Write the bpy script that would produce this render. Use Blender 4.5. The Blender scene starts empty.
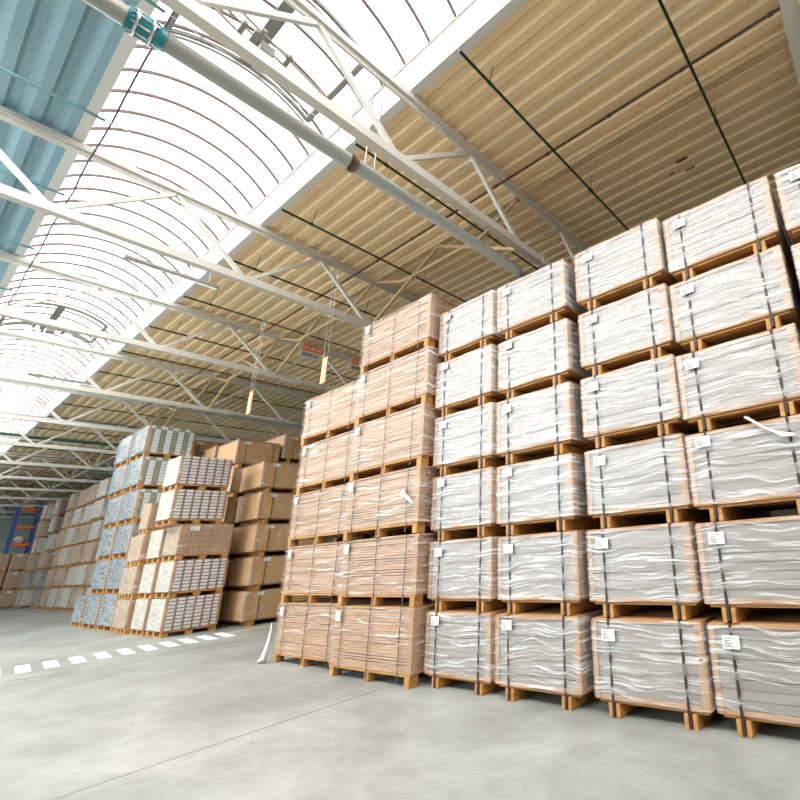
import bpy, math, random
from mathutils import Vector, Matrix
random.seed(7)
C = bpy.context.scene.collection
PI = math.pi

# ------------------------------------------------------------------ helpers
class MB:
    """collects boxes / prisms / tubes, links them as one mesh object"""
    def __init__(s): s.v = []; s.f = []; s.m = []; s.sm = []
    def quad(s, a, b, c, d, m=0):
        n = len(s.v); s.v += [tuple(a), tuple(b), tuple(c), tuple(d)]; s.f.append((n, n+1, n+2, n+3)); s.m.append(m); s.sm.append(False); return s
    def box(s, x0, x1, y0, y1, z0, z1, m=0, M=None, bev=0.0):
        if bev > 0:
            return s.bevbox(x0, x1, y0, y1, z0, z1, m, M, bev)
        n = len(s.v)
        P = [(x0,y0,z0),(x1,y0,z0),(x1,y1,z0),(x0,y1,z0),(x0,y0,z1),(x1,y0,z1),(x1,y1,z1),(x0,y1,z1)]
        if M: P = [tuple(M @ Vector(p)) for p in P]
        s.v += P
        for q in ((0,3,2,1),(4,5,6,7),(0,1,5,4),(1,2,6,5),(2,3,7,6),(3,0,4,7)):
            s.f.append(tuple(n+i for i in q)); s.m.append(m); s.sm.append(False)
        return s
    def bevbox(s, x0, x1, y0, y1, z0, z1, m, M, b):
        # chamfered on the four vertical edges and the top/bottom rims
        n = len(s.v)
        rings = [(z0, b), (z0+b, 0), (z1-b, 0), (z1, b)]
        for z, i in rings:
            a, c, d, e = x0+i, x1-i, y0+i, y1-i
            P = [(a+b,d),(c-b,d),(c,d+b),(c,e-b),(c-b,e),(a+b,e),(a,e-b),(a,d+b)]
            for x, y in P:
                p = (x, y, z)
                if M: p = tuple(M @ Vector(p))
                s.v.append(p)
        for r in range(3):
            for k in range(8):
                s.f.append((n+r*8+k, n+r*8+(k+1)%8, n+(r+1)*8+(k+1)%8, n+(r+1)*8+k)); s.m.append(m); s.sm.append(False)
        s.f.append(tuple(n+k for k in range(7,-1,-1))); s.m.append(m); s.sm.append(False)
        s.f.append(tuple(n+24+k for k in range(8))); s.m.append(m); s.sm.append(False)
        return s
    def bar(s, p, q, w, h, m=0, up=(0,0,1)):
        p = Vector(p); q = Vector(q); d = (q-p); L = d.length; d.normalize()
        u = Vector(up); sd = d.cross(u)
        if sd.length < 1e-4: sd = d.cross(Vector((0,1,0)))
        sd.normalize(); u = sd.cross(d)
        M = Matrix(((d.x,sd.x,u.x,p.x),(d.y,sd.y,u.y,p.y),(d.z,sd.z,u.z,p.z),(0,0,0,1)))
        return s.box(0, L, -w/2, w/2, -h/2, h/2, m, M)
    def tube(s, pts, r, n=10, m=0, caps=True):
        pts = [Vector(p) for p in pts]; rings = []
        ref = None
        for i, p in enumerate(pts):
            d = (pts[min(i+1,len(pts)-1)] - pts[max(i-1,0)]).normalized()
            if ref is None:
                ref = Vector((0,0,1)) if abs(d.z) < .9 else Vector((1,0,0))
            a = d.cross(ref).normalized(); b = a.cross(d)
            base = len(s.v)
            rr = r[i] if isinstance(r, (list, tuple)) else r
            for k in range(n):
                t = 2*PI*k/n; s.v.append(tuple(p + a*math.cos(t)*rr + b*math.sin(t)*rr))
            rings.append(base)
        for i in range(len(rings)-1):
            for k in range(n):
                s.f.append((rings[i]+k, rings[i]+(k+1)%n, rings[i+1]+(k+1)%n, rings[i+1]+k)); s.m.append(m); s.sm.append(True)
        if caps:
            s.f.append(tuple(rings[0]+k for k in range(n))); s.m.append(m); s.sm.append(False)
            s.f.append(tuple(rings[-1]+k for k in range(n-1,-1,-1))); s.m.append(m); s.sm.append(False)
        return s
    def build(s, name, mats, parent=None, fixn=True):
        if not isinstance(mats, (list, tuple)): mats = [mats]
        me = bpy.data.meshes.new(name)
        me.from_pydata(s.v, [], s.f)
        for k in mats: me.materials.append(k)
        me.polygons.foreach_set('material_index', s.m)
        me.polygons.foreach_set('use_smooth', s.sm)
        me.update()
        o = bpy.data.objects.new(name, me); C.objects.link(o)
        if parent: o.parent = parent
        return o

def empty(name, loc=(0,0,0), rz=0):
    o = bpy.data.objects.new(name, None); C.objects.link(o)
    o.location = loc; o.rotation_euler = (0,0,rz); o.empty_display_size = .2
    return o
def tag(o, label, cat, group=None):
    o['label'] = label; o['category'] = cat
    if group: o['group'] = group
    return o
def struct(o): o['kind'] = 'structure'; return o
KIDS = {}
def kids(o):
    if o.name not in KIDS: KIDS[o.name] = [c for c in bpy.data.objects if c.parent == o]
    return KIDS[o.name]
def copy_tree(o, parent=None):
    c = o.copy(); C.objects.link(c)
    if parent: c.parent = parent
    for ch in kids(o): copy_tree(ch, c)
    return c

# ------------------------------------------------------------------ materials
def lin(c): return tuple(((x+.055)/1.055)**2.4 if x > .04045 else x/12.92 for x in c)
def newmat(name):
    m = bpy.data.materials.new(name); m.use_nodes = True; nt = m.node_tree; nt.nodes.clear()
    return m, nt, nt.nodes, nt.links
def mat(name, col, rough=.6, metal=0, noise=None, amt=.15, bump=0, spec=.5, coord='Object', rnd=0):
    """noise = (sx,sy,sz) scale of a mottling that darkens / lightens the colour"""
    m, nt, N, L = newmat(name)
    out = N.new('ShaderNodeOutputMaterial'); b = N.new('ShaderNodeBsdfPrincipled'); L.new(b.outputs[0], out.inputs[0])
    b.inputs['Base Color'].default_value = (*col, 1); b.inputs['Roughness'].default_value = rough; b.inputs['Metallic'].default_value = metal
    b.inputs['Specular IOR Level'].default_value = spec
    if noise:
        tc = N.new('ShaderNodeTexCoord'); mp = N.new('ShaderNodeMapping'); mp.inputs['Scale'].default_value = noise
        L.new(tc.outputs[coord], mp.inputs[0])
        if rnd:
            oi = N.new('ShaderNodeObjectInfo'); ml = N.new('ShaderNodeMath'); ml.operation = 'MULTIPLY'; ml.inputs[1].default_value = 37
            L.new(oi.outputs['Random'], ml.inputs[0]); cb = N.new('ShaderNodeCombineXYZ')
            for i in range(3): L.new(ml.outputs[0], cb.inputs[i])
            L.new(cb.outputs[0], mp.inputs['Location'])
        nz = N.new('ShaderNodeTexNoise'); nz.inputs['Scale'].default_value = 1; nz.inputs['Detail'].default_value = 5
        L.new(mp.outputs[0], nz.inputs[0])
        mr = N.new('ShaderNodeMapRange'); mr.inputs[1].default_value = .3; mr.inputs[2].default_value = .7
        mr.inputs[3].default_value = 1-amt; mr.inputs[4].default_value = 1+amt; L.new(nz.outputs[0], mr.inputs[0])
        mx = N.new('ShaderNodeVectorMath'); mx.operation = 'SCALE'; mx.inputs[0].default_value = col; L.new(mr.outputs[0], mx.inputs['Scale'])
        L.new(mx.outputs[0], b.inputs['Base Color'])
        if bump:
            bp = N.new('ShaderNodeBump'); bp.inputs['Strength'].default_value = bump; bp.inputs['Distance'].default_value = .02
            L.new(nz.outputs[0], bp.inputs['Height']); L.new(bp.outputs[0], b.inputs['Normal'])
    return m

def film_mat(name, base=.10, streak=.55, scale=(1.6,1.6,30), lo=.52, hi=.66, col=(.84,.83,.83), gloss=.125):
    m, nt, N, L = newmat(name)
    out = N.new('ShaderNodeOutputMaterial')
    tc = N.new('ShaderNodeTexCoord'); oi = N.new('ShaderNodeObjectInfo')
    ml = N.new('ShaderNodeMath'); ml.operation = 'MULTIPLY'; ml.inputs[1].default_value = 50; L.new(oi.outputs['Random'], ml.inputs[0])
    cb = N.new('ShaderNodeCombineXYZ')
    for i in range(3): L.new(ml.outputs[0], cb.inputs[i])
    # gentle slope and waviness so the wrinkles do not run dead level
    wv = N.new('ShaderNodeTexNoise'); wv.inputs['Scale'].default_value = 1.3; wv.inputs['Detail'].default_value = 2
    av = N.new('ShaderNodeVectorMath'); av.operation = 'ADD'; L.new(tc.outputs['Object'], av.inputs[0]); L.new(cb.outputs[0], av.inputs[1])
    L.new(av.outputs[0], wv.inputs[0])
    sc = N.new('ShaderNodeVectorMath'); sc.operation = 'SCALE'; sc.inputs['Scale'].default_value = .22; L.new(wv.outputs['Color'], sc.inputs[0])
    ad = N.new('ShaderNodeVectorMath'); ad.operation = 'ADD'; L.new(tc.outputs['Object'], ad.inputs[0]); L.new(sc.outputs[0], ad.inputs[1])
    mp = N.new('ShaderNodeMapping'); mp.inputs['Scale'].default_value = scale; L.new(ad.outputs[0], mp.inputs[0]); L.new(cb.outputs[0], mp.inputs['Location'])
    nz = N.new('ShaderNodeTexNoise'); nz.inputs['Scale'].default_value = 1; nz.inputs['Detail'].default_value = 6; nz.inputs['Roughness'].default_value = .6
    L.new(mp.outputs[0], nz.inputs[0])
    mr = N.new('ShaderNodeMapRange'); mr.inputs[1].default_value = lo; mr.inputs[2].default_value = hi; mr.inputs[3].default_value = base; mr.inputs[4].default_value = base+streak  # white streaks: film clouding plus wrinkle highlights painted as diffuse white
    L.new(nz.outputs[0], mr.inputs[0])
    bp = N.new('ShaderNodeBump'); bp.inputs['Strength'].default_value = .7; bp.inputs['Distance'].default_value = .012; L.new(nz.outputs[0], bp.inputs['Height'])
    tr = N.new('ShaderNodeBsdfTransparent'); b = N.new('ShaderNodeBsdfPrincipled')
    b.inputs['Base Color'].default_value = (*col, 1); b.inputs['Roughness'].default_value = .22; b.inputs['Specular IOR Level'].default_value = .8
    L.new(bp.outputs[0], b.inputs['Normal'])
    mx = N.new('ShaderNodeMixShader'); L.new(mr.outputs[0], mx.inputs[0]); L.new(tr.outputs[0], mx.inputs[1]); L.new(b.outputs[0], mx.inputs[2])
    # the clear film itself has a soft sheen all over
    gl = N.new('ShaderNodeBsdfGlossy'); gl.inputs['Color'].default_value = (1,1,1,1); gl.inputs['Roughness'].default_value = .42; L.new(bp.outputs[0], gl.inputs['Normal'])
    m2 = N.new('ShaderNodeMixShader'); m2.inputs[0].default_value = gloss
    L.new(mx.outputs[0], m2.inputs[1]); L.new(gl.outputs[0], m2.inputs[2]); L.new(m2.outputs[0], out.inputs[0])
    return m

K = {}
K['board_grey'] = mat('board_grey', (.205,.168,.140), .6, noise=(1,1,14), amt=.08, rnd=1)
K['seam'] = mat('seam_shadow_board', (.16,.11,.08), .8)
K['board_wood'] = mat('board_wood', (.36,.20,.10), .6, noise=(3,3,45), amt=.30, rnd=1)
K['board_oak'] = mat('board_oak', (.52,.30,.115), .55, noise=(3,3,30), amt=.16, rnd=1)
K['kraft'] = mat('kraft_edge', (.33,.17,.07), .7, noise=(6,6,6), amt=.12, rnd=1)
K['kraft_dk'] = mat('kraft_dark', (.36,.22,.12), .75, noise=(6,6,12), amt=.2, rnd=1)
K['pine'] = mat('pallet_pine', (.40,.19,.05), .6, noise=(5,5,25), amt=.25, rnd=1)
K['strap'] = mat('strap_brown', (.03,.013,.010), .5)
K['strap_thin'] = mat('strap_grey', (.05,.04,.035), .5)
K['paper'] = mat('label_paper', (.70,.69,.67), .5)
K['ink'] = mat('label_ink', (.18,.17,.17), .6)
K['carton'] = mat('carton_brown', (.34,.20,.11), .75, noise=(9,9,14), amt=.18, rnd=1)
K['carton_lt'] = mat('carton_tan', (.33,.24,.16), .6, noise=(4,4,14), amt=.30, rnd=1)
K['white_wrap'] = mat('wrap_white', (.42,.39,.34), .45, noise=(3,3,14), amt=.30, bump=.4, rnd=1)
K['grey_wrap'] = mat('wrap_grey', (.21,.228,.232), .25, noise=(2.5,2.5,22), amt=.62, bump=.5, rnd=1)  # noise contrast paints the dark of the horizontal folds into the colour
K['blue_cut'] = mat('cut_blue', (.15,.24,.30), .4, noise=(8,8,20), amt=.25, rnd=1)
K['print_white'] = mat('print_white', (.62,.64,.68), .5)
K['print_green'] = mat('print_green', (.13,.20,.12), .6)
K['print_plum'] = mat('print_plum', (.20,.10,.09), .7)
K['steel_white'] = mat('truss_white', (.60,.58,.53), .45)
K['steel_cream'] = mat('beam_cream', (.50,.36,.20), .5)
K['pipe_grey'] = mat('pipe_grey', (.27,.27,.24), .38)
K['clamp_dark'] = mat('clamp_dark', (.10,.06,.04), .5)
K['teal'] = mat('teal_coupling', (.01,.20,.22), .4)
K['chrome'] = mat('bolt_steel', (.55,.58,.6), .3, 1)
K['green'] = mat('green_rod', (.004,.05,.02), .45)
K['teal_rod'] = mat('teal_rod', (.005,.09,.085), .45)
K['dark_pipe'] = mat('dark_pipe', (.07,.03,.02), .5)
K['wire'] = mat('wire_steel', (.55,.55,.52), .35, .6)
K['cable'] = mat('cable_dark', (.05,.05,.09), .6)
K['bow'] = mat('bow_steel', (.09,.05,.04), .5)
K['hatch_metal'] = mat('hatch_metal', (.22,.20,.18), .45)
K['kerb'] = mat('kerb_white', (.60,.59,.56), .6)
K['hatch'] = mat('hatch_frame', (.16,.16,.15), .5)
K['deck_r'] = mat('deck_cream', (.80,.61,.36), .5, noise=(1.2,.35,1), amt=.06)  # warm cast of the right side is put into this colour
K['deck_l'] = mat('deck_blue', (.20,.34,.41), .45, noise=(1.2,.35,1), amt=.10)  # cool cast of the left side is put into the deck colour
K['wall'] = mat('wall_panel', (.30,.36,.35), .6, noise=(1,1,1), amt=.05)
K['wall_lt'] = mat('wall_panel_pale', (.55,.55,.52), .6)
K['wall_dk'] = mat('wall_dark', (.10,.08,.06), .7)  # colour darkened so the gaps between pallets read as shade
K['orange'] = mat('sign_orange', (.85,.17,.04), .5)
K['orange_lt'] = mat('sign_orange_pale', (.90,.34,.12), .5)
K['sign_white'] = mat('sign_white', (.80,.74,.68), .5)
K['rack_blue'] = mat('rack_blue', (.03,.09,.33), .4)
K['rack_orange'] = mat('rack_orange', (.85,.17,.03), .45)
K['sack'] = mat('sack_beige', (.60,.52,.44), .7, noise=(5,5,5), amt=.2, bump=.4, rnd=1)
K['paint_white'] = mat('paint_white', (.85,.86,.86), .6, noise=(9,9,1), amt=.06)
K['paint_yellow'] = mat('paint_yellow', (.72,.55,.12), .6)
K['joint'] = mat('joint_dark', (.13,.12,.11), .8)
K['rust'] = mat('rust_stain', (.22,.09,.03), .7)
K['film'] = film_mat('stretch_film', .04, .62, (1.9,1.9,42), .50, .72)
K['film_w'] = film_mat('stretch_film_soft', .03, .55, (1.2,1.2,30), .54, .72, (.95,.92,.90), .05)
K['film_b'] = film_mat('stretch_film_loose', .04, .30, (3,3,7), .55, .68, gloss=.03)
K['film_tail'] = mat('film_bunched', (.85,.84,.84), .25, noise=(20,20,20), amt=.2, bump=.8)
K['tube_off'] = mat('lamp_tube', (.85,.85,.82), .3)

def floor_mat():
    m, nt, N, L = newmat('concrete_floor')
    out = N.new('ShaderNodeOutputMaterial'); b = N.new('ShaderNodeBsdfPrincipled'); L.new(b.outputs[0], out.inputs[0])
    tc = N.new('ShaderNodeTexCoord')
    def nz(s, d, r=.55, dist=0):
        mp = N.new('ShaderNodeMapping'); mp.inputs['Scale'].default_value = s; L.new(tc.outputs['Object'], mp.inputs[0])
        n = N.new('ShaderNodeTexNoise'); n.inputs['Scale'].default_value = 1; n.inputs['Detail'].default_value = d; n.inputs['Roughness'].default_value = r
        n.inputs['Distortion'].default_value = dist
        L.new(mp.outputs[0], n.inputs[0]); return n
    a = nz((.7,.5,1), 6, .6, .6); c = nz((3.5,2.2,1), 8, .7, .4); d = nz((.5,7,1), 4)
    r1 = N.new('ShaderNodeValToRGB'); L.new(a.outputs[0], r1.inputs[0])
    r1.color_ramp.elements[0].position = .32; r1.color_ramp.elements[0].color = (.205,.212,.195,1)
    r1.color_ramp.elements[1].position = .68; r1.color_ramp.elements[1].color = (.315,.325,.30,1)
    r2 = N.new('ShaderNodeMapRange'); L.new(c.outputs[0], r2.inputs[0]); r2.inputs[1].default_value = .32; r2.inputs[2].default_value = .62; r2.inputs[3].default_value = .80; r2.inputs[4].default_value = 1.06
    r3 = N.new('ShaderNodeMapRange'); L.new(d.outputs[0], r3.inputs[0]); r3.inputs[1].default_value = .3; r3.inputs[2].default_value = .7; r3.inputs[3].default_value = .96; r3.inputs[4].default_value = 1.03
    mm = N.new('ShaderNodeMath'); mm.operation = 'MULTIPLY'; L.new(r2.outputs[0], mm.inputs[0]); L.new(r3.outputs[0], mm.inputs[1])
    v = N.new('ShaderNodeVectorMath'); v.operation = 'SCALE'; L.new(r1.outputs[0], v.inputs[0]); L.new(mm.outputs[0], v.inputs['Scale'])
    # scattered small dark specks and scuffs
    sp = N.new('ShaderNodeTexVoronoi'); sp.inputs['Scale'].default_value = 1.1; L.new(tc.outputs['Object'], sp.inputs[0])
    r4 = N.new('ShaderNodeMapRange'); L.new(sp.outputs['Distance'], r4.inputs[0]); r4.inputs[1].default_value = .015; r4.inputs[2].default_value = .045; r4.inputs[3].default_value = .55; r4.inputs[4].default_value = 1
    v2 = N.new('ShaderNodeVectorMath'); v2.operation = 'SCALE'; L.new(v.outputs[0], v2.inputs[0]); L.new(r4.outputs[0], v2.inputs['Scale'])
    L.new(v2.outputs[0], b.inputs['Base Color'])
    rr = N.new('ShaderNodeMapRange'); L.new(c.outputs[0], rr.inputs[0]); rr.inputs[3].default_value = .38; rr.inputs[4].default_value = .62
    L.new(rr.outputs[0], b.inputs['Roughness']); b.inputs['Specular IOR Level'].default_value = .35
    return m
K['floor'] = floor_mat()

def glazing_mat(name, tint, op, fac):
    m, nt, N, L = newmat(name)
    out = N.new('ShaderNodeOutputMaterial'); t = N.new('ShaderNodeBsdfTransparent'); d = N.new('ShaderNodeBsdfTranslucent')
    t.inputs[0].default_value = (*tint,1); d.inputs[0].default_value = (*op,1); mx = N.new('ShaderNodeMixShader'); mx.inputs[0].default_value = fac
    L.new(t.outputs[0], mx.inputs[1]); L.new(d.outputs[0], mx.inputs[2]); L.new(mx.outputs[0], out.inputs[0]); return m
K['opal'] = glazing_mat('opal_glazing', (.17,.175,.185), (.3,.3,.3), .15)     # opal sheet of the vault, tint darkened to dim the sky behind the bows
K['clear'] = glazing_mat('clear_glazing', (.92,.92,.92), (.9,.9,.9), .04)
K['tinted'] = glazing_mat('tinted_glazing', (.62,.73,.79), (.9,.9,.9), .04)  # blue tint cools the light of the added wall glazing


# ------------------------------------------------------------------ hall
X0, X1, Y0, Y1, ZR = -13.0, 13.0, -7.0, 66.0, 8.44
SKL, SKR = .51, 3.03         # skylight opening in X
ZK = 9.05                    # kerb top
struct(MB().box(X0-.3, X1+.3, Y0-.3, Y1+.3, -.3, 0).build('floor', K['floor']))
struct(MB().box(X1, X1+.3, Y0-.3, Y1+.3, 0, 9.4).build('wall_right', K['wall_dk']))
struct(MB().box(X0-.3, X1+.3, Y1, Y1+.3, 0, 9.4).build('wall_far', K['wall']))
struct(MB().box(X0-.3, X1+.3, Y0-.3, Y0, 0, 9.4).build('wall_back', K['wall_lt']))
# left wall with an added, unseen band of glazing to let in light
wl = MB()
wl.box(X0-.3, X0, Y0-.3, Y1+.3, 0, 4.4); wl.box(X0-.3, X0, Y0-.3, Y1+.3, 7.4, 9.4); wl.box(X0-.3, X0, Y0-.3, 8, 4.4, 7.4); wl.box(X0-.3, X0, 38, Y1+.3, 4.4, 7.4)
struct(wl.build('wall_left', K['wall_lt']))
w2 = struct(empty('added_window_2', (X0-.15, 0, 4.4)))  # added opening, unseen, for cool light from the left
g = MB(); g.quad((0,8,0),(0,38,0),(0,38,3),(0,8,3)); g.build('glazing', K['tinted'], w2)
fr = MB()
for k in range(11):
    y = 8+k*3; fr.box(-.05,.05,y-.04,y+.04,0,3)
fr.box(-.05,.05,8,38,1.46,1.54)
fr.build('window_frame', K['steel_white'], w2)

def deck(name, xa, xb, m, step=.27):
    """trapezoidal roof sheet with its ribs running the length of the hall"""
    b = MB(); prof = []
    x = xa
    while x < xb:
        for dx, z in ((0,0),(.115,0),(.15,.05),(.235,.05)):
            if x+dx < xb: prof.append((x+dx, ZR+z))
        # shallow stiffening groove in the low pan
        x += step
    prof.append((xb, ZR))
    for i in range(len(prof)-1):
        (a, za), (c, zc) = prof[i], prof[i+1]
        b.quad((a,Y0,za),(a,Y1,za),(c,Y1,zc),(c,Y0,zc))
    return struct(b.build(name, m))
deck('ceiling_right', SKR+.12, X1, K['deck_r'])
RWA, RWB = -3.2, -.8      # added roof window, out of view on the left, brightens the stacks
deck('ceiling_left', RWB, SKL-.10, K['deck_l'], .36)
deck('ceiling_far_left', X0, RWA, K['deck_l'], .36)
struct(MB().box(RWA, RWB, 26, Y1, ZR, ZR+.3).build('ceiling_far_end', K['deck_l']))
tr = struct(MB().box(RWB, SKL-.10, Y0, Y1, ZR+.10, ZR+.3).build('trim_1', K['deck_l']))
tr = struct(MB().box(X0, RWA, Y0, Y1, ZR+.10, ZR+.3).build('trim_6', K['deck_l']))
rw = struct(empty('added_window_5', ((RWA+RWB)/2, 29.5, ZR+.2)))  # added opening out of view, there for its light
MB().quad((-1.2,-36.5,0),(1.2,-36.5,0),(1.2,-3.5,0),(-1.2,-3.5,0)).build('glazing', K['clear'], rw)
gb = MB()
for k in range(17): gb.box(-1.2,1.2,-36.5+k*2.02-.03,-36.5+k*2.02+.03,-.06,0)
gb.build('glazing_bars', K['kerb'], rw)
tr = struct(MB().box(SKR+.12, X1, Y0, Y1, ZR+.10, ZR+.3).build('trim_2', K['deck_r']))

# skylight: kerbs, vaulted glazing, bows
sky = struct(empty('window_1', ((SKL+SKR)/2, 30, ZR)))
def loc(mb, ox, oy, oz):
    mb.v = [(x-ox, y-oy, z-oz) for x, y, z in mb.v]; return mb
O = ((SKL+SKR)/2, 30, ZR)
loc(MB().box(SKR, SKR+.12, Y0, Y1, ZR-.02, ZK).box(SKR-.02, SKR+.14, Y0, Y1, ZK, ZK+.05), *O).build('kerb', K['kerb'], sky)
loc(MB().box(SKL-.12, SKL, Y0, Y1, ZR-.02, ZK).box(SKL-.13, SKL, Y0, Y1, ZR-.04, ZR-.02), *O).build('kerb', K['kerb'], sky)
def arc(t, r=0):  # t 0..1 across the opening
    W = SKR-SKL; rise = .58; R = (W*W/4+rise*rise)/(2*rise); a = math.asin(W/2/R)
    th = -a + 2*a*t; return (SKL+W/2+math.sin(th)*(R+r), ZK+.03+(math.cos(th)-math.cos(a))*R + math.cos(th)*r)
def arcbar(y, w, h, m, name, t0=0, t1=1, n=18, dr=0):
    b = MB()
    for i in range(n):
        ta = t0+(t1-t0)*i/n; tb = t0+(t1-t0)*(i+1)/n
        (xa, za), (xb, zb) = arc(ta, dr), arc(tb, dr)
        b.bar((xa,y,za), (xb,y,zb), w, h)
    return loc(b, *O)
gz = MB()
for i in range(16):
    (xa, za), (xb, zb) = arc(i/16, .05), arc((i+1)/16, .05)
    gz.quad((xa,Y0,za),(xb,Y0,zb),(xb,Y1,zb),(xa,Y1,za))
loc(gz, *O).build('glazing', K['opal'], sky)
ys = [3.3+.6*k for k in range(-6, 94)]
for y in ys: arcbar(y, .036, .045, None, 'bow').build('bow', K['bow'], sky)
far = MB()
for k in range(94, 104):
    y = 3.3+.6*k; bb = arcbar(y, .028, .035, None, ''); n = len(far.v)
    far.v += bb.v; far.f += [tuple(i+n for i in f) for f in bb.f]; far.m += bb.m; far.sm += bb.sm
fo = far.build('bow', K['bow'], sky); fo['kind'] = 'stuff'
# opening hatches set in the vault
def hatch(ya, yb, label):
    h = struct(empty('window_3' if ya < 10 else 'window_4', ((SKL+SKR)/2, (ya+yb)/2, ZK)))
    OO = ((SKL+SKR)/2, (ya+yb)/2, ZK)
    def L_(b): return loc(b, *OO)
    W0 = .07; tA, tB = .10, .86
    for y in (ya, yb):
        b = MB(); n = 16
        for i in range(n):
            (xa, za), (xb, zb) = arc(tA+(tB-tA)*i/n, -.06), arc(tA+(tB-tA)*(i+1)/n, -.06)
            b.bar((xa,y,za),(xb,y,zb), .06, .05)
            b.bar((xa,y+.10,za),(xb,y+.10,zb), .03, .03)
        L_(b).build('arched_rail', K['hatch'], h)
    for t, w in ((tA,.07),(.47,.16),(tB,.08)):
        x, z = arc(t, -.07); L_(MB().box(x-w/2, x+w/2, ya, yb, z-.03, z+.03)).build('side_rail', K['hatch'], h)
    ym = (ya+yb)/2
    for k, dy in enumerate((-.16, 0, .16)):
        L_(MB().bar((.8, ym+dy-.1, 9.33), (2.5, ym+dy+.1, 9.0), .028, .028)).build('opening_rod', K['hatch_metal'], h)
    mb = MB()
    for x in (1.35, 1.5, 1.95): mb.box(x-.03, x+.03, ym-.2, ym+.2, 9.1, 9.16)
    mb.tube([(1.55, ym-.3, 9.12), (1.55, ym+.35, 9.12)], .03)
    mb.box(1.6, 1.78, ym-.06, ym+.06, 9.02, 9.18)
    L_(mb).build('opener_motor', K['hatch_metal'], h)
    return h
hatch(5.68, 7.55, ''); hatch(20.2, 22.1, '')

ORD = ['nearest','second','third','fourth','fifth','sixth','seventh','eighth','ninth','tenth','eleventh','twelfth','thirteenth','fourteenth']
# ------------------------------------------------------------------ trusses (span across the hall)
def truss_proto():
    t = empty('roof_truss', (0,0,7.0))
    za, zb = 1.36, .06
    MB().box(X0, X1, -.07, .07, za-.08, za+.02).box(X0, X1, -.02, .02, za-.16, za-.06).build('top_chord', K['steel_white'], t)
    MB().box(X0, 6.1, -.075, .075, zb-.07, zb+.07).box(6.1, 6.3, -.09, .09, zb-.09, zb+.09).box(6.3, X1, -.06, .06, zb-.055, zb+.055).build('bottom_chord', K['steel_white'], t)
    top = [1.72+2.55*k for k in range(-5, 5)]; bot = [.42+2.55*k for k in range(-5, 5)]
    for k in range(10):
        for p, q in ((bot[k], top[k]), (top[k], bot[k+1] if k < 9 else None)):
            if q is None or not (X0 < p < X1 and X0 < q < X1): continue
            pz, qz = (zb, za-.1) if p in bot else (za-.1, zb)
            MB().bar((p,0,pz), (q,0,qz), .07, .07).build('diagonal', K['steel_white'], t)
    gp = MB()
    for x in bot:
        if x > X0: gp.box(x-.14, x+.14, -.08, -.074, zb-.05, zb+.13)
    return t
tp = truss_proto()
for i, Y in enumerate(range(0, 66, 5)):
    t = tp if i == 0 else copy_tree(tp)
    t.location = (0, Y-.02 if i else -.16, 7.0)
    tag(t, f'white steel lattice truss spanning the hall, {ORD[i]} one from the viewer', 'roof truss', 'roof trusses')

# ------------------------------------------------------------------ lengthwise braced beams in each bay over the stacks
def brace_proto():
    t = empty('braced_beam', (5.6, 0, 8.3))
    MB().box(-.07,.07,.08,4.92,-.05,.05).build('top_beam', K['steel_cream'], t)
    for p, q in (((0,.12,-.05),(0,1.15,-.47)),((0,1.15,-.47),(0,3.75,-.47)),((0,3.75,-.47),(0,4.88,-.05)),((0,2.5,-.05),(0,.12,-1.2)),((0,2.5,-.05),(0,4.88,-1.2))):
        MB().bar(p, q, .06, .06).build('brace', K['steel_cream'], t)
    return t
bpz = brace_proto()
for i in range(1, 12):
    b = bpz if i == 1 else copy_tree(bpz)
    b.location = (5.6, 5*i, 8.3)
    tag(b, f'cream lengthwise roof beam with V braces above the stacks, bay {["nearest the viewer","behind the nearest truss","behind the second truss"][i] if i<3 else "behind the "+ORD[i]+" truss"}', 'beam', 'braced beams between trusses')
o = MB().box(5.53,5.67,-6.9,4.9,8.25,8.35).build('roof_beam', K['steel_cream']); tag(o, 'cream lengthwise beam without braces under the deck at the upper right', 'beam')
# ------------------------------------------------------------------ thin rods under the deck
def rod_proto(xa, xb, m):
    t = empty('hanging_rod', (0,0,8.03))
    MB().tube([(xa,0,0),(xb,0,0)], .022, 8).build('rod', m, t)
    h = MB()
    x = xa+.55
    while x < xb:
        h.tube([(x,0,0),(x+.06,0,.40)], .006, 5); h.tube([(x-.035,0,0),(x+.035,0,0)], .032, 8); x += 2.6
    h.build('hanger', m, t)
    if xa > 0: MB().tube([(.56,0,.01),(xa,0,0)], .007, 5).build('tie_wire', K['wire'], t)
    return t
RR = rod_proto(2.9, X1-.02, K['green']); RL = rod_proto(X0+.02, .56, K['teal_rod'])
# the wire across the skylight joins right and left rods
for i in range(22):
    y = 1.15+2.49*i
    w = copy_tree(RR) if i else RR; w.location = (0,y,8.03)
    ww = ['nearest the viewer','second from the front','ending before the second truss','just past the second truss'][i] if i < 4 else f'number {i+1} from the front'
    tag(w, f'thin dark green rod under the cream deck, {ww}', 'rod', 'green rods under the cream deck')
    w = copy_tree(RL) if i else RL; w.location = (0,y,8.03)
    tag(w, f'thin teal rod under the blue-grey roof deck left of the skylight, {ORD[i] if i<14 else str(i+1)+"th"} from the front', 'rod', 'teal rods under the blue-grey deck')
dp = empty('service_pipe', (4.95,-1,8.08))
MB().tube([(0,-5,0),(0,66,0)], .02, 8).build('pipe', K['dark_pipe'], dp)
b = MB()
for k in range(36): MB().tube([(0,-4+k*1.25,0),(0,-3.94+k*1.25,0)], .029, 8).build('joint', K['dark_pipe'], dp)

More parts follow.
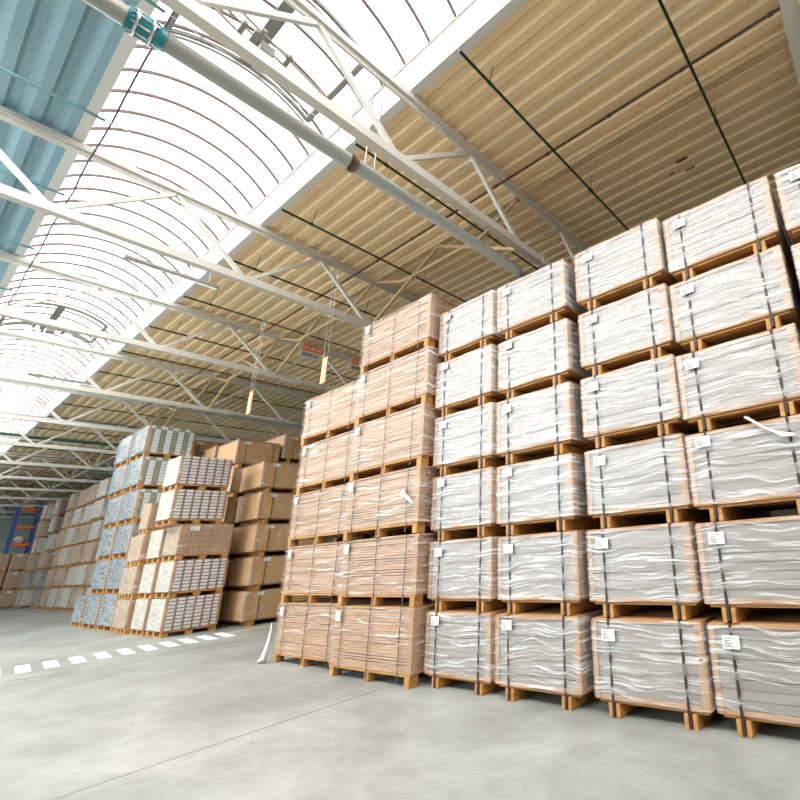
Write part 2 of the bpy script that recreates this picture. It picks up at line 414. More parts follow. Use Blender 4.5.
tag(dp, 'thin dark brown pipe running lengthwise under the cream deck, crossing the green rods', 'pipe')
b = MB()
for k, (x, y, l, ww) in enumerate(((6.85,2.05,.22,.03),(7.15,2.0,.2,.02),(7.05,2.35,.08,.02))): b.box(x-ww, x+ww, y-l/2, y+l/2, ZR-.004, ZR-.001)
stn = struct(b.build('trim_3', K['rust']))
o = MB().tube([(4.45,-5,8.3),(4.45,66,8.3)], .007, 5).build('stay_wire', K['wire']); tag(o, 'fine pale wire stretched lengthwise under the cream deck beside the dark pipe', 'wire')
pts = []
for i in range(120):
    y = 1+.5*i; ph = (y-1.15)/2.49*2*PI
    pts.append((.62+.012*math.cos(ph)+random.uniform(-.005,.005), y, 8.10-.03*(1-math.cos(ph))/2))
o = MB().tube(pts, .012, 6).build('cable', K['cable']); tag(o, 'dark cable slung lengthwise along the left edge of the skylight', 'cable')
o = MB().tube([(-12.9,31.0,7.62),(12.9,31.0,7.62)], .06, 10).build('green_pipe', K['green']); tag(o, 'thick green pipe crossing the hall far back below the skylight', 'pipe')

# ------------------------------------------------------------------ large pipes hung across the hall
def big_pipe(Y, x_end, coup, name_label, joints):
    t = empty('overhead_pipe', (0,Y,6.92))
    MB().tube([(X0+.02,0,0),(x_end,0,0)], .100, 20).build('pipe', K['pipe_grey'], t)
    MB().tube([(x_end,0,0),(x_end+.02,0,0),(x_end+.2,0,0)], [.105,.06,.055], 16).build('end_stub', K['pipe_grey'], t)
    for x in joints:
        MB().tube([(x-.05,0,0),(x+.05,0,0)], .122, 20).build('clamp', K['clamp_dark'], t)
        h = MB()
        for dx in (-.07,.07): h.tube([(x+.25+dx,0,.1),(x+.25+dx,-.02,1.48)], .008, 6)
        h.build('hanger_rod', K['wire'], t)
    for x in coup:
        c = MB()
        c.tube([(x-.12,0,0),(x+.17,0,0)], .118, 20)
        c2 = c.build('coupling', K['teal'], t)
        f = MB()
        for dx in (-.05,.07): f.tube([(x+dx-.012,0,0),(x+dx+.012,0,0)], .138, 20)
        for a in range(8):
            an = a*PI/4; f.tube([(x-.09, math.cos(an)*.122, math.sin(an)*.122),(x+.11, math.cos(an)*.122, math.sin(an)*.122)], .011, 6)
        f.build('flange_bolts', K['chrome'], c2)
    tag(t, name_label, 'pipe')
    return t
big_pipe(5.42, 5.95, [.38], 'thick grey pipe hung below the nearest truss in view, with a teal flanged coupling', [2.55])
big_pipe(-.40, 12.8, [], 'thick cream pipe beside the truss chord at the top right corner', [5.3])

# ------------------------------------------------------------------ lamps
def lamp_proto():
    t = empty('batten_lamp', (0,0,7.92))
    MB().box(-.78,.78,-.05,.05,-.01,.05).box(-.80,-.78,-.055,.055,-.03,.055).box(.78,.80,-.055,.055,-.03,.055).build('housing', K['pipe_grey'], t)
    MB().tube([(-.76,0,-.03),(.76,0,-.03)], .02, 10).build('tube', K['tube_off'], t)
    MB().tube([(-.6,0,.05),(-.6,0,.62)], .005, 5).tube([(.6,0,.05),(.6,0,.62)], .005, 5).build('hanging_wire', K['wire'], t)
    return t
lp = lamp_proto()
for i, y in enumerate((12.4, 22.4, 32.4, 42.4)):
    t = lp if i == 0 else copy_tree(lp); t.location = (2.42, y, 7.92)
    tag(t, 'narrow batten lamp hung under the skylight, '+['nearest of the row','second of the row','third of the row','farthest of the row'][i], 'lamp', 'batten lamps')
for i, (x, y) in enumerate(((7.0,24.8),(9.0,36))):
    pass

# ------------------------------------------------------------------ signs
def text_mesh(txt, size, m, parent, M):
    cu = bpy.data.curves.new('sign_text', 'FONT'); cu.body = txt; cu.size = size; cu.align_x = 'CENTER'; cu.align_y = 'CENTER'; cu.extrude = .001; cu.offset = size*.025
    ob = bpy.data.objects.new('tmp', cu); C.objects.link(ob)
    dg = bpy.context.evaluated_depsgraph_get(); me = bpy.data.meshes.new_from_object(ob.evaluated_get(dg))
    bpy.data.objects.remove(ob); me.transform(M); me.materials.clear(); me.materials.append(m)
    o = bpy.data.objects.new('lettering', me); C.objects.link(o); o.parent = parent; return o
def rack_sign(x, y, z, txt, label):
    t = empty('location_sign', (x,y,z)); t.rotation_euler = (math.radians(28),0,0)
    w, h = .66, .42
    MB().box(-w/2, w/2, -.006, .006, -h/2, h/2).build('plate', K['sign_white'], t)
    MB().box(-w/2+.02, w/2, -.010, -.006, 0, h/2).build('orange_band', K['orange'], t)
    Mx = Matrix.Translation((.01,-.013,h/4)) @ Matrix.Rotation(PI/2, 4, 'X')
    text_mesh(txt, .155, K['sign_white'], t, Mx)
    b = MB(); x_ = -w/2+.08; r = random.Random(3)
    while x_ < w/2-.08:
        ww = r.choice((.006,.010,.016)); b.box(x_, x_+ww, -.009, -.006, -h/2+.04, -.05); x_ += ww+r.choice((.005,.009))
    b.build('barcode', K['ink'], t)
    tag(t, label, 'sign', 'location signs under the third truss')
rack_sign(6.42, 14.72, 8.02, 'U1-23-01', 'orange and white barcode sign reading U1-23-01 under the roof')
rack_sign(8.0, 14.72, 8.02, 'U1-23-02', 'orange and white barcode sign reading U1-23-02 half hidden behind the stacked boards')
def hung_sign(x, y, z, label):
    t = empty('hanging_sign', (x,y,z))
    MB().box(-.008,.008,-.10,.10,-.30,.30).build('plate', K['orange_lt'], t)
    b = MB()
    for k in range(3): b.box(-.012,-.008,-.06,.06,-.2+k*.14,-.12+k*.14)
    b.build('print', K['sign_white'], t)
    MB().tube([(0,-.08,.3),(0,-.08,8.42-z)], .007, 5).tube([(0,.08,.3),(0,.08,8.42-z)], .007, 5).build('hanging_wire', K['wire'], t)
    tag(t, label, 'sign', 'orange hanging signs')
hung_sign(4.58, 9.72+.1, 5.55, 'orange plate hung on two wires just above the tan board stacks')
hung_sign(4.50, 13.2, 5.55, 'orange plate hung on two wires above the oak-coloured board bundles')

# ------------------------------------------------------------------ pallets and loads
PZ = .145
def skid_pallet(root, d, w, name='pallet'):
    """two-legged pallet: paired runners along the depth, deck boards on top.  local -X is the front"""
    p = MB()
    for k in range(5):
        x = -d/2+.02+(d-.14)*k/4; p.box(x, x+.10, -w/2+.03, w/2-.03, PZ-.022, PZ, bev=.003)
    p = p.build(name, K['pine'], root)
    for y in (-w*.33, w*.33):
        b = MB(); b.box(-d/2+.0, d/2, y-.062, y-.018, 0, PZ-.022, bev=.004); b.box(-d/2+.0, d/2, y+.018, y+.062, 0, PZ-.022, bev=.004)
        b.build('runner', K['pine'], p)
    return p
def block_pallet(root, d, w, nb=3, simple=False, bottom=True):
    p = MB()
    for k in range(5):
        x = -d/2+(d-.12)*k/4; p.box(x, x+.12, -w/2+.01, w/2-.01, PZ-.022, PZ)
    ys = [-w/2+.08+(w-.16)*k/(nb-1) for k in range(nb)]
    blk = []
    for y in ys:
        for x in (-d/2+.07, 0, d/2-.07): blk.append((x,y))
    if bottom:
        for y in ys: p.box(-d/2, d/2, y-.06, y+.06, 0, .02)
        for x in (-d/2+.06, d/2-.06): p.box(x-.06, x+.06, -w/2+.01, w/2-.01, PZ-.044, PZ-.022)
    if simple:
        for x, y in blk: p.box(x-.07, x+.07, y-.07, y+.07, .02, PZ-.022)
        return p.build('pallet', K['pine'], root)
    p = p.build('pallet', K['pine'], root)
    for x, y in blk: MB().box(x-.07, x+.07, y-.05, y+.05, .0 if not bottom else .02, PZ-.022, bev=.004).build('block', K['pine'], p)
    return p
def film_shell(d, w, z0, z1, e, rnd, amp=.004, ny=26, nz=16):
    """loose wrinkled sleeve round the load"""
    b = MB(); r = random.Random(rnd)
    loop = []
    for i in range(ny): loop.append((-d/2-e, w/2+e-(w+2*e)*i/ny, -1, 0))
    for i in range(8): loop.append((-d/2-e+(d+2*e)*i/8, -w/2-e, 0, -1))
    for i in range(6): loop.append((d/2+e, -w/2-e+(w+2*e)*i/6, 1, 0))
    for i in range(8): loop.append((d/2+e-(d+2*e)*i/8, w/2+e, 0, 1))
    n = len(loop); n0 = len(b.v)
    ph = [r.uniform(0,6) for _ in range(4)]
    for j in range(nz+1):
        z = z0+(z1-z0)*j/nz
        for i, (x, y, nx, ny_) in enumerate(loop):
            u = y*3 + z*19
            a = amp*(math.sin(z*34+y*2.2+ph[0])+.7*math.sin(z*61-y*3.1+ph[1])+r.uniform(-.6,.6))
            dz = (.008*(1+math.sin(y*9+ph[2])) + r.uniform(0,.006))*(1 if j == 0 else -1 if j == nz else 0)
            b.v.append((x+nx*a, y+ny_*a, z+dz))
    for j in range(nz):
        for i in range(n):
            b.f.append((n0+j*n+i, n0+j*n+(i+1)%n, n0+(j+1)*n+(i+1)%n, n0+(j+1)*n+i)); b.m.append(0); b.sm.append(True)
    return b
def label_part(root, x, y, z, w=.13, h=.10, face='x'):
    b = MB()
    if face == 'x':
        b.box(x-.004, x, y-w/2, y+w/2, z-h/2, z+h/2, 0)
        for k, (a, c) in enumerate(((.8,.28),(.45,.12),(.3,.02),(.6,-.10),(.5,-.22),(.7,-.34))):
            b.box(x-.0055, x-.004, y+w/2*.8-w*a*.8, y+w/2*.8, z+h*c-.003, z+h*c+.003, 1)
    return b.build('shipping_label', [K['paper'], K['ink']], root)

def grey_load(w, d, h, seed, lab=(.80,.86)):
    """grey-white board packs in a kraft frame under stretch film on a two-runner pallet"""
    r = random.Random(seed); t = empty('board_bundle')
    skid_pallet(t, d, w)
    n = 8; lh = (h-.10)/n; z = PZ+.05; b = MB()
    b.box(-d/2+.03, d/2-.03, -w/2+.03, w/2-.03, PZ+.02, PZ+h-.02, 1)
    for k in range(n):
        gap = r.choice((.004,.006,.010)); ox = r.uniform(-.004,.004)
        # pack edges sag a little so the seams are not perfect lines
        a, c = r.uniform(-.004,.004), r.uniform(-.004,.004)
        x0, x1, y0, y1 = -d/2+.012+ox, d/2-.012, -w/2+.02, w/2-.02; za, zb = z, z+lh-gap
        m = len(b.v)
        b.v += [(x0,y0,za+a),(x1,y0,za),(x1,y1,za),(x0,y1,za+c),(x0,y0,zb+a),(x1,y0,zb),(x1,y1,zb),(x0,y1,zb+c)]
        for q in ((0,3,2,1),(4,5,6,7),(0,1,5,4),(1,2,6,5),(2,3,7,6),(3,0,4,7)): b.f.append(tuple(m+i for i in q)); b.m.append(0); b.sm.append(False)
        z += lh
    b.build('board_stack', [K['board_grey'], K['seam']], t)
    # kraft frame: top and bottom caps and corner angles
    MB().box(-d/2, d/2, -w/2, w/2, PZ, PZ+.045, bev=.006).build('base_board', K['kraft'], t)
    MB().box(-d/2, d/2, -w/2, w/2, PZ+h-.04, PZ+h, bev=.006).build('cap_board', K['kraft'], t)
    for sy in (-1, 1):
        y0, y1 = (w/2-.05, w/2+.006) if sy > 0 else (-w/2-.006, -w/2+.07)
        yy = (w/2, w/2+.006) if sy > 0 else (-w/2-.006, -w/2)
        MB().box(-d/2-.008, -d/2, y0, y1, PZ+.01, PZ+h-.01).box(-d/2, -d/2+.08, yy[0], yy[1], PZ+.01, PZ+h-.01).build('corner_protector', K['kraft'], t)
    for y in (-w*.33, w*.33):
        dy = r.uniform(-.012,.012)
        b = MB(); b.bar((-d/2-.012, y, .02), (-d/2-.012, y+dy, PZ+h+.002), .004, .026, up=(0,1,0)); b.box(-d/2-.01, d/2, y-.011+dy, y+.011+dy, PZ+h, PZ+h+.003)
        b.build('strap', K['strap'], t)
    film_shell(d, w, PZ+.004, PZ+h-.001, .013, seed).build('stretch_film', K['film'], t)
    label_part(t, -d/2-.034, w*.33+r.uniform(-.01,.03), PZ+h*r.choice(lab), .15, .105)
    return t
def wood_load(w, d, h, seed, nb=3):
    """many thin tan boards under stretch film on a block pallet"""
    r = random.Random(seed); t = empty('board_bundle')
    block_pallet(t, d, w, nb, bottom=False)
    n = 19; lh = (h-.07)/n; z = PZ+.035; b = MB()
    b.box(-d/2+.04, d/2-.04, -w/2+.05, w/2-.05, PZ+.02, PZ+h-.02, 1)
    for k in range(n):
        ox = r.uniform(0,.012); oy = r.uniform(0,.022)
        b.box(-d/2+.01+ox, d/2-.012, -w/2+.012+oy, w/2-.012-oy, z, z+lh-r.choice((.003,.005,.012)), 0); z += lh
    b.build('board_stack', [K['board_wood'], K['seam']], t)
    MB().box(-d/2, d/2, -w/2, w/2, PZ, PZ+.03, bev=.006).build('base_board', K['kraft'], t); MB().box(-d/2, d/2, -w/2, w/2, PZ+h-.03, PZ+h, bev=.006).build('cap_board', K['kraft'], t)
    MB().box(-d/2-.008, -d/2, -w/2-.006, -w/2+.085, PZ+.01, PZ+h-.01).box(-d/2, -d/2+.08, -w/2-.006, -w/2, PZ+.01, PZ+h-.01).build('corner_protector', K['kraft'], t)
    for k in range(3):
        y = -w*.36+w*.36*k
        b = MB(); b.bar((-d/2-.012, y, .03), (-d/2-.012, y+r.uniform(-.02,.02), PZ+h+.002), .004, .016, up=(0,1,0)); b.box(-d/2, d/2, y-.008, y+.008, PZ+h, PZ+h+.003)
        b.build('strap', K['strap_thin'], t)
    film_shell(d, w, PZ+.004, PZ+h-.001, .013, seed, .005).build('stretch_film', K['film_w'], t)
    label_part(t, -d/2-.034, w*.40, PZ+h*.84, .11, .13)
    return t
def oak_load(w, d, h, seed):
    """plain oak-coloured bundle, corner board, one dark strap near the corner, label"""
    r = random.Random(seed); t = empty('board_bundle')
    p = MB()
    for k in range(5):
        x = -d/2+.02+(d-.14)*k/4; p.box(x, x+.10, -w/2+.03, w/2-.03, PZ-.022, PZ)
    for y in (-w*.38, 0, w*.38): p.box(-d/2, d/2, y-.05, y+.05, 0, PZ-.022)
    p.build('pallet', K['pine'], t)
    n = 12; lh = (h-.06)/n; z = PZ+.03; b = MB(); b.box(-d/2+.02, d/2-.02, -w/2+.02, w/2-.02, PZ+.02, PZ+h-.02, 1)
    for k in range(n):
        b.box(-d/2+.006+r.uniform(0,.006), d/2-.01, -w/2+.006, w/2-.006, z, z+lh-.004, 0); z += lh
    b.build('board_stack', [K['board_oak'], K['kraft_dk']], t)
    MB().box(-d/2, d/2, -w/2, w/2, PZ, PZ+.03).build('base_board', K['kraft'], t); MB().box(-d/2, d/2, -w/2, w/2, PZ+h-.03, PZ+h).build('cap_board', K['kraft'], t)
    MB().box(-d/2-.008, -d/2, w/2-.08, w/2+.006, PZ+.01, PZ+h-.01).box(-d/2, -d/2+.09, w/2, w/2+.006, PZ+.01, PZ+h-.01).build('corner_protector', K['kraft'], t)
    for y in (w*.38-.1, -w*.34):
        MB().box(-d/2-.014, -d/2-.010, y-.010, y+.010, 0.02, PZ+h).box(-d/2-.01, d/2, y-.010, y+.010, PZ+h, PZ+h+.003).build('strap', K['strap'], t)
    label_part(t, -d/2-.016, w*.38-.12, PZ+h*.88, .17, .10)
    film_shell(d, w, PZ+.002, PZ+h-.002, .014, seed, .003, 12, 8).build('stretch_film', K['film_b'], t)
    return t
def carton_load(w, d, h, seed, style, cols=6, rows=8):
    """cartons on a block pallet.  local -X face shows the carton ends; +Y side is wrapped"""
    r = random.Random(seed); t = empty('carton_pallet')
    block_pallet(t, d, w, 3, simple=True)
    body = {'label':'carton','green':'print_green','brown':'carton','white':'white_wrap','tan':'carton_lt','grey':'grey_wrap','stud':'carton_lt'}[style]
    mats = [K[body], K['kraft_dk'], K['print_white'], K['print_plum'], K['carton_lt'], K['print_green'], K['seam']]
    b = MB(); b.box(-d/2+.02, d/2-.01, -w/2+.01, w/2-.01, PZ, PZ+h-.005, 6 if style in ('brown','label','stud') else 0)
    cw, ch = w/cols, h/rows
    for i in range(cols):
        for j in range(rows):
            y0 = -w/2+cw*i; z0 = PZ+ch*j; j_ = r.uniform(0,.006)
            if style == 'green':
                m = 2 if i % 2 == 0 else 5
                if j == rows-1: m = 5 if i % 2 == 0 else 2
                b.box(-d/2+j_, -d/2+.03, y0+.002, y0+cw-.002, z0+.002, z0+ch-.004, m)
                if m == 5: b.box(-d/2+j_-.002, -d/2+j_, y0+cw*.3, y0+cw*.7, z0+ch*.25, z0+ch*.75, 4)
                else: b.box(-d/2+j_-.002, -d/2+j_, y0+cw*.1, y0+cw*.9, z0+ch*.75, z0+ch*.86, 6)
            elif style == 'label':
                b.box(-d/2+j_, -d/2+.03, y0+.003, y0+cw-.003, z0+.003, z0+ch-.004, 0)
                off = .0 if (i+j) % 2 else .12
                b.box(-d/2+j_-.002, -d/2+j_, y0+cw*(.05), y0+cw*.78, z0+ch*.22, z0+ch*.82, 2)
                b.box(-d/2+j_-.002, -d/2+j_, y0+cw*.80, y0+cw*.97, z0+ch*.1, z0+ch*.6, 3)
            elif style == 'stud':
                b.box(-d/2+j_, -d/2+.03, y0+.012, y0+cw-.012, z0+.02, z0+ch-.02, 3)
            elif style == 'white' or style == 'grey':
                b.box(-d/2+j_, -d/2+.03, y0+.001, y0+cw-.001, z0+.004, z0+ch-.004, 0)
            else:
                b.box(-d/2+j_, -d/2+.03, y0+.004, y0+cw-.004, z0+.004, z0+ch-.005, 0)
    b.build('carton_stack', mats, t)
    # wrapped side with horizontal folds; grey loads show blue cut edges at their rear
    nz = 10; ny = 5
    for (yy, sg) in ((w/2, 1), (-w/2, -1)):
        xe = d/2*.62 if style in ('green','grey') else d/2
        s = MB(); n0 = 0
        for j in range(nz+1):
            for i in range(ny+1):
                x = -d/2+.03+(xe+d/2-.03)*i/ny
                s.v.append((x, yy+sg*(.010+r.uniform(0,.014)*(1 if 0<i<ny else .3)), PZ+.01+(h-.02)*j/nz))
        for j in range(nz):
            for i in range(ny):
                q = (n0+j*(ny+1)+i, n0+j*(ny+1)+i+1, n0+(j+1)*(ny+1)+i+1, n0+(j+1)*(ny+1)+i)
                s.f.append(q if sg < 0 else q[::-1]); s.m.append(0); s.sm.append(True)
        s.build('side_wrap', K['grey_wrap'] if style in ('green','grey') else (K['white_wrap'] if style in ('label','white','stud') else K['carton_lt']), t)
    if style in ('green','grey'):
        for sg in (1,-1):
            q = MB()
            for j in range(rows+1):
                z = PZ+h*j/(rows+1); zz = h/(rows+1)
                q.box(d/2*.64, d/2-.02, min(sg*(w/2-.01), sg*(w/2+.02)), max(sg*(w/2-.01), sg*(w/2+.02)), z+.012, z+zz-.012, bev=.006)
            q.build('bagged_bale', K['blue_cut'], t)
    MB().box(-d/2-.006, -d/2+.0, w/2-.05, w/2+.012, PZ+.005, PZ+h-.005).box(-d/2, -d/2+.05, w/2+.002, w/2+.02, PZ+.005, PZ+h-.005).build('corner_protector', K['kraft'], t)
    MB().box(-d/2-.006, -d/2, -w/2-.01, -w/2+.045, PZ+.005, PZ+h-.005).build('corner_protector', K['kraft'], t)
    if style == 'brown': label_part(t, -d/2-.005, w*.25, PZ+h*.86, .20, .12)
    film_shell(d, w, PZ+.002, PZ+h-.002, .020, seed, .004, 10, 8).build('stretch_film', K['film_b'], t)
    return t

PROTO = {}
def get(kind, w, d, h, v):
    key = (kind, round(w,3), round(d,3), round(h,3), v)
    if key in PROTO: return copy_tree(PROTO[key])
    sd = hash_(key)
    if kind == 'grey_board': o = grey_load(w, d, h, sd)
    elif kind == 'wood': o = wood_load(w, d, h, sd)
    elif kind == 'oak': o = oak_load(w, d, h, sd)
    else: o = carton_load(w, d, h, sd, kind, *( (8,9) if kind == 'green' else (6,9) if kind == 'label' else (5,5) if kind == 'brown' else (4,6) if kind=='white' else (6,8)))
    PROTO[key] = o
    return o
def hash_(k):
    s = str(k); n = 0
    for ch in s: n = (n*131+ord(ch)) % 1000003
    return n
rr = random.Random(11)
RN = ['on the floor','second from the floor','third from the floor','fourth from the floor','fifth from the floor','topmost']
CN = ['first','second','third','fourth','fifth','sixth','seventh']

# front row, facing the aisle (-X).  x front, y near, y far, rows, pitch, kind
FR = [
 (4.26, 7.66, 9.68, 5, .950, 'wood'),
 (4.12, 5.64, 7.56, 6, .945, 'wood'),
 (4.24, 4.37, 5.55, 6, .884, 'grey_board'),
 (4.24, 3.06, 4.26, 6, .876, 'grey_board'),
 (4.24, 1.72, 2.90, 6, .870, 'grey_board'),
 (4.25, .50, 1.68, 6, .858, 'grey_board'),
 (4.24, -.80, .36, 6, .846, 'grey_board')]
for ci, (xf, ya, yb, nr, pitch, kind) in enumerate(FR):
    d = 1.8 if kind == 'wood' else 1.9; w = yb-ya; h = pitch-PZ-.004
    lean = {2:0,4:-.008,5:-.015,6:-.008}.get(ci, 0)
    for k in range(nr):
        o = get(kind, w, d, h, k % 3 if kind == 'wood' else k % 4)
        o.location = (xf+d/2+rr.uniform(-.015,.02), (ya+yb)/2+rr.uniform(-.012,.012)+lean*k, k*pitch)
        o.rotation_euler = (0, 0, rr.uniform(-.006,.006))
        desc = 'tan board bundle' if kind == 'wood' else 'grey-white board bundle'
        rn = RN[k] if not (nr == 5 and k == 4) else 'topmost'
        tag(o, f'{desc}, {rn}, {CN[ci]} stack from left, front row', 'pallet load', f'{"tan" if kind=="wood" else "grey-white"} board bundles in the front row')

# block B beyond the crossing: faces the viewer along -Y.  (x left, x width, y front, depth, pitch, [kinds], x shift per row)
def stack(x, wx, y, dy, pitch, kinds, where, group, shifts=None, jit=.02):
    h = pitch-PZ-.004
    n = len(kinds)
    for k, kind in enumerate(kinds):
        o = get(kind, wx, dy, h, 0)
        sx = shifts[k] if shifts else 0
        o.location = (x+wx/2+sx+rr.uniform(-jit,jit), y+dy/2+rr.uniform(-.01,.01), k*pitch)
        o.rotation_euler = (0,0,PI/2+rr.uniform(-.008,.008))
        nm = {'label':'white-labelled carton pallet','green':'green and white striped cartons','brown':'brown carton pallet','white':'white-wrapped load','tan':'tan carton load','grey':'grey film-wrapped load','oak':'oak board bundle','stud':'dark-studded carton load'}[kind]
        pos = 'on the floor' if k == 0 else ('topmost' if k == n-1 else RN[min(k,5)].split(',')[0])
        if n == 1: pos = 'standing alone on the floor'
        tag(o, f'{nm}, {pos} of {where}', 'pallet load', group)
GB = 'pallet loads beyond the white crossing'
stack(4.60, 1.17, 16.6, 1.12, .945, ['label','label','brown','label','label'], 'the front stack by the white crossing', GB, [0,.02,.0,-.28,-.28])
stack(4.60, 1.12, 17.85, 1.08, .935, ['white','white','white'], 'the low stack behind the labelled cartons', GB, [0,0,-.02])
stack(4.48, 1.10, 19.06, .78, .915, ['brown','brown','brown','brown'], 'the brown carton stack before the grey ones', GB)
stack(4.55, 1.10, 19.94, .66, .915, ['tan','tan','tan'], 'the narrow tan stack by the grey ones', GB)
stack(4.55, 1.24, 20.68, 1.55, 1.068, ['grey','grey','grey','green','green','green'], 'the tall grey and green stack', GB, [0,0,-.04,-.10,-.16,-.2])
stack(4.55, 1.24, 22.40, 1.55, 1.068, ['grey','grey','grey','green','green','green'], 'the stack behind the green one', GB, [-.02,0,-.04,-.10,-.16,-.2])
stack(4.60, 1.2, 24.5, 1.2, 1.0, ['grey'], 'the far end of the block', GB)
stack(5.98, 1.0, 22.3, 1.5, 1.068, ['tan','tan','tan','tan','oak','oak'], 'the stack behind the green cartons', GB, None)
for o_x in (): pass
stack(5.96, .9, 19.75, 1.4, .96, ['tan','tan','tan','oak','oak','oak'], 'the stack left of the oak bundles', GB)
GW = 'oak-coloured board bundles'
stack(6.22, 2.0, 16.1, 1.55, .935, ['oak']*5, 'the front oak stack', GW, [0,0,-.03,-.06,-.08])
stack(5.98, 2.2-.95, 17.9, 1.6, .945, ['oak']*6, 'the taller oak stack behind on the left', GW)
stack(7.32, 1.8, 17.9, 1.6, 1.01, ['oak']*6, 'the tallest oak stack behind on the right', GW)
GC = 'pallet loads far down the hall'
cs = [(33.2,1.9,['white','tan','white','white','white','white'],'the fifth far stack, beside the grey loads'),
      (35.9,1.9,['brown','white','brown','white','white','white'],'the fourth far stack'),
      (38.5,1.9,['white','white','brown','tan','white','tan'],'the third far stack'),
      (41.0,1.9,['white','brown','white','white','white','brown'],'the second far stack'),
      (43.6,1.3,['brown','brown','brown','brown','brown','brown'],'the first far stack'),
      (47.2,1.3,['grey','grey','brown','white','stud','stud'],'the farthest tall stack by the blue rack')]
for y, dy, kk, wh in cs: stack(6.50, 1.5, y, dy, 1.13, kk, wh, GC, [rr.uniform(-.05,.12) for _ in kk])
stack(6.25, 1.2, 49.4, 1.1, 1.10, ['white','grey','tan','white','tan','white'], 'the last tall stack, before the blue rack', GC)
GD = 'low stacks of brown cartons by the far wall'
for i, x in enumerate((4.15, 5.6)):
    stack(x, 1.38, 51.5, 1.5, 1.17, ['brown']*3, ('the right' if i else 'the left')+' low stack before the rack', GD)

# ------------------------------------------------------------------ blue and orange rack
def rack():
    t = empty('pallet_rack', (5.7,55.2,0))
    for i, x in enumerate((0, 1.0, 2.0)):
        u = MB()
        u.box(x-.05,x+.05,-.05,.05,0,7.4); u.box(x-.05,x+.05,1.05,1.15,0,7.4)
        for k in range(7): u.bar((x,0,.4+k),(x,1.1,1.4+k if k<6 else 7.2),.05,.04)
        u.build('upright_frame', K['rack_blue'], t)
    for z in (3.0,4.25,5.5,6.8):
        for x in (0,1):
            for y in (0,1.1): MB().box(x+.05,x+.95,y-.03,y+.03,z-.07,z+.07).build('beam', K['rack_orange'], t)
        MB().box(.05,1.95,-.02,1.12,z+.07,z+.09).build('shelf', K['pine'], t)
    tag(t, 'tall blue and orange pallet rack at the far end of the hall', 'rack')
rack()
def sack(x, y, z, s, label):
    b = MB(); n = 10; rings = []
    for j in range(7):
        t = j/6; rad = (.42*math.sin(PI*(.18+.74*t))**.6)*s
        base = len(b.v)
        for k in range(n):
            a = 2*PI*k/n; rg = rad*(1+.08*math.sin(3*a+j)); b.v.append((rg*math.cos(a), rg*math.sin(a)*.9, t*.75*s))
        rings.append(base)
    for i in range(6):
        for k in range(n): b.f.append((rings[i]+k, rings[i]+(k+1)%n, rings[i+1]+(k+1)%n, rings[i+1]+k)); b.m.append(0); b.sm.append(True)
    b.f.append(tuple(rings[0]+k for k in range(n-1,-1,-1))); b.m.append(0); b.sm.append(False)
    b.f.append(tuple(rings[-1]+k for k in range(n))); b.m.append(0); b.sm.append(True)
    o = b.build('sack', K['sack']); o.location = (x,y,z); tag(o, label, 'sack', 'sacks on the blue rack')
sack(6.2,55.75,4.35,.75,'beige sack on the middle shelf of the blue rack')
sack(6.2,55.75,6.9,1.1,'large pale sack on the top shelf of the blue rack, left')
sack(7.2,55.75,6.9,1.1,'large pale sack on the top shelf of the blue rack, right')

# ------------------------------------------------------------------ floor markings and joints
for i in range(14):
    xc = 4.71-.362*(i-2) if i > 2 else 4.71+.362*(2-i)
    r_ = random.Random(i)
    o = MB().box(-.095,.095,-.6,.6,.0005,.003).build('crossing_stripe', K['paint_white'])
    o.location = (xc, 14.93+.012*(8-i) , 0); o.rotation_euler = (0,0,-.11)
    tag(o, f'white painted stripe of the floor crossing, {["nearest the oak bundles","second","third","fourth","fifth","sixth","seventh","eighth","ninth","tenth","eleventh","twelfth","thirteenth","fourteenth"][i]}{"" if i==0 else " from the right"}', 'floor marking', 'crossing stripes')
o = MB().box(0,2.4,-.05,.05,.0005,.0025).build('yellow_line', K['paint_yellow']); o.location = (5.6,15.25,0); o.rotation_euler = (0,0,.12)
tag(o, 'faded yellow painted line on the floor before the oak bundles', 'floor marking')
b = MB(); b.bar((-4,5.63,.001),(4.6,6.1,.001),.012,.001); struct(b.build('trim_4', K['joint']))
b = MB(); b.bar((-4,13.6,.001),(6.5,13.25,.001),.012,.001); struct(b.build('trim_5', K['joint']))

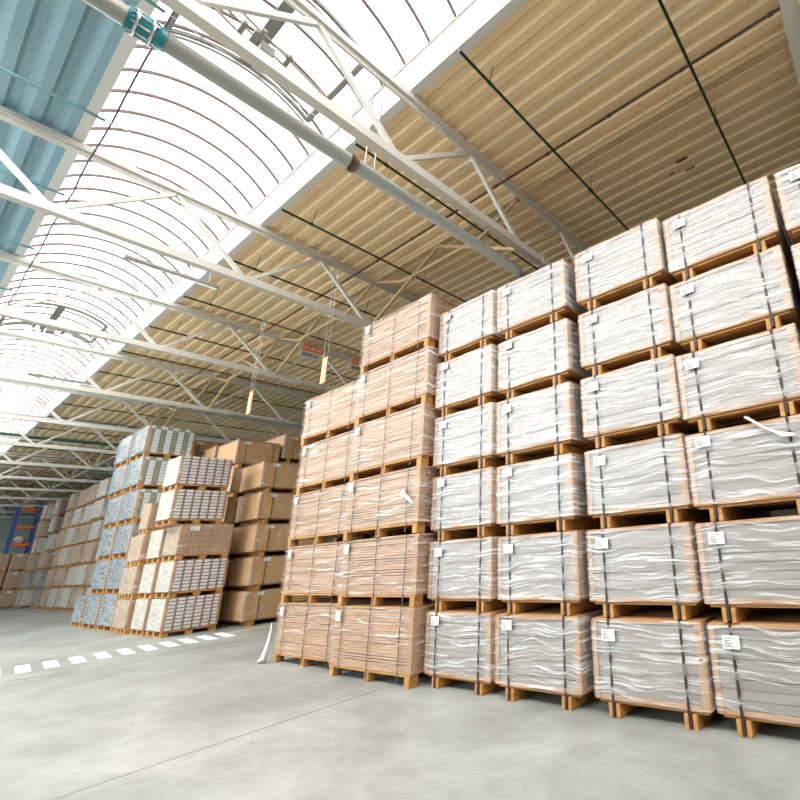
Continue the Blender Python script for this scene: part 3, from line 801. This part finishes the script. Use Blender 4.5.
# loose film tails
def tail(pts, r, label):
    b = MB(); b.tube(pts, r, 8); q = random.Random(5)
    b.v = [(x+q.uniform(-.012,.012), y+q.uniform(-.014,.014), z+q.uniform(-.004,.012)) for x,y,z in b.v]
    o = b.build('film_tail', K['film_tail'])
    tag(o, label, 'stretch film', 'loose film tails')
tail([(4.20,9.70,.62),(4.19,9.73,.42),(4.18,9.72,.28),(4.17,9.76,.16),(4.15,9.74,.05),(4.10,9.80,.04)], [.008,.012,.028,.045,.055,.03], 'bunched white film tail hanging to the floor at the left end of the tan boards')
tail([(4.195,1.02,2.62),(4.19,.93,2.54),(4.19,.84,2.46),(4.185,.74,2.40),(4.19,.62,2.38)], [.008,.016,.014,.024,.008], 'twisted white film tail on a grey-white bundle at the right edge')
tail([(4.07,5.98,2.52),(4.015,5.92,2.45),(4.015,5.84,2.40),(4.09,5.76,2.30)], [.01,.04,.03,.01], 'crumpled film knot on the tan bundle, third from the floor')

# ------------------------------------------------------------------ camera
yaw, pit, rol, F = 1.01573061, .304181539, .0685897994, 453.05
f = Vector((math.sin(yaw)*math.cos(pit), math.cos(yaw)*math.cos(pit), math.sin(pit)))
rt = Vector((math.cos(yaw), -math.sin(yaw), 0)); dn = f.cross(rt)
r2 = math.cos(rol)*rt+math.sin(rol)*dn; d2 = -math.sin(rol)*rt+math.cos(rol)*dn
u2 = -d2; bk = -f
cam = bpy.data.cameras.new('camera'); co = bpy.data.objects.new('camera', cam); C.objects.link(co)
co.matrix_world = Matrix(((r2.x,u2.x,bk.x,0),(r2.y,u2.y,bk.y,0),(r2.z,u2.z,bk.z,1.6),(0,0,0,1)))
cam.sensor_fit = 'HORIZONTAL'; cam.sensor_width = 36; cam.lens = F/800*36; cam.shift_x = -.25; cam.clip_start = .05; cam.clip_end = 300
sc = bpy.context.scene; sc.camera = co

# ------------------------------------------------------------------ daylight
w = bpy.data.worlds.new('sky'); sc.world = w; w.use_nodes = True
bg = w.node_tree.nodes['Background']; bg.inputs[0].default_value = (1.0,.97,.93,1); bg.inputs[1].default_value = 26.0
def portal(locn, rot, sx, sy):
    l = bpy.data.lights.new('skylight_portal', 'AREA'); l.shape = 'RECTANGLE'; l.size = sx; l.size_y = sy; l.cycles.is_portal = True
    o = bpy.data.objects.new('skylight_portal', l); C.objects.link(o); o.location = locn; o.rotation_euler = rot
portal(((SKL+SKR)/2, 30, 9.02), (0,0,0), SKR-SKL, 74)
portal(((RWA+RWB)/2, 9.5, ZR+.15), (0,0,0), 2.4, 33)
portal((X0-.1, 23, 5.9), (0,-PI/2,0), 3, 30)
vs = sc.view_settings; vs.view_transform = 'Standard'; vs.look = 'None'; vs.gamma = 1; vs.use_curve_mapping = False; vs.exposure = -.06
sc.cycles.use_denoising = True
sc.cycles.max_bounces = 10; sc.cycles.diffuse_bounces = 6; sc.cycles.transparent_max_bounces = 24; sc.cycles.sample_clamp_indirect = 8
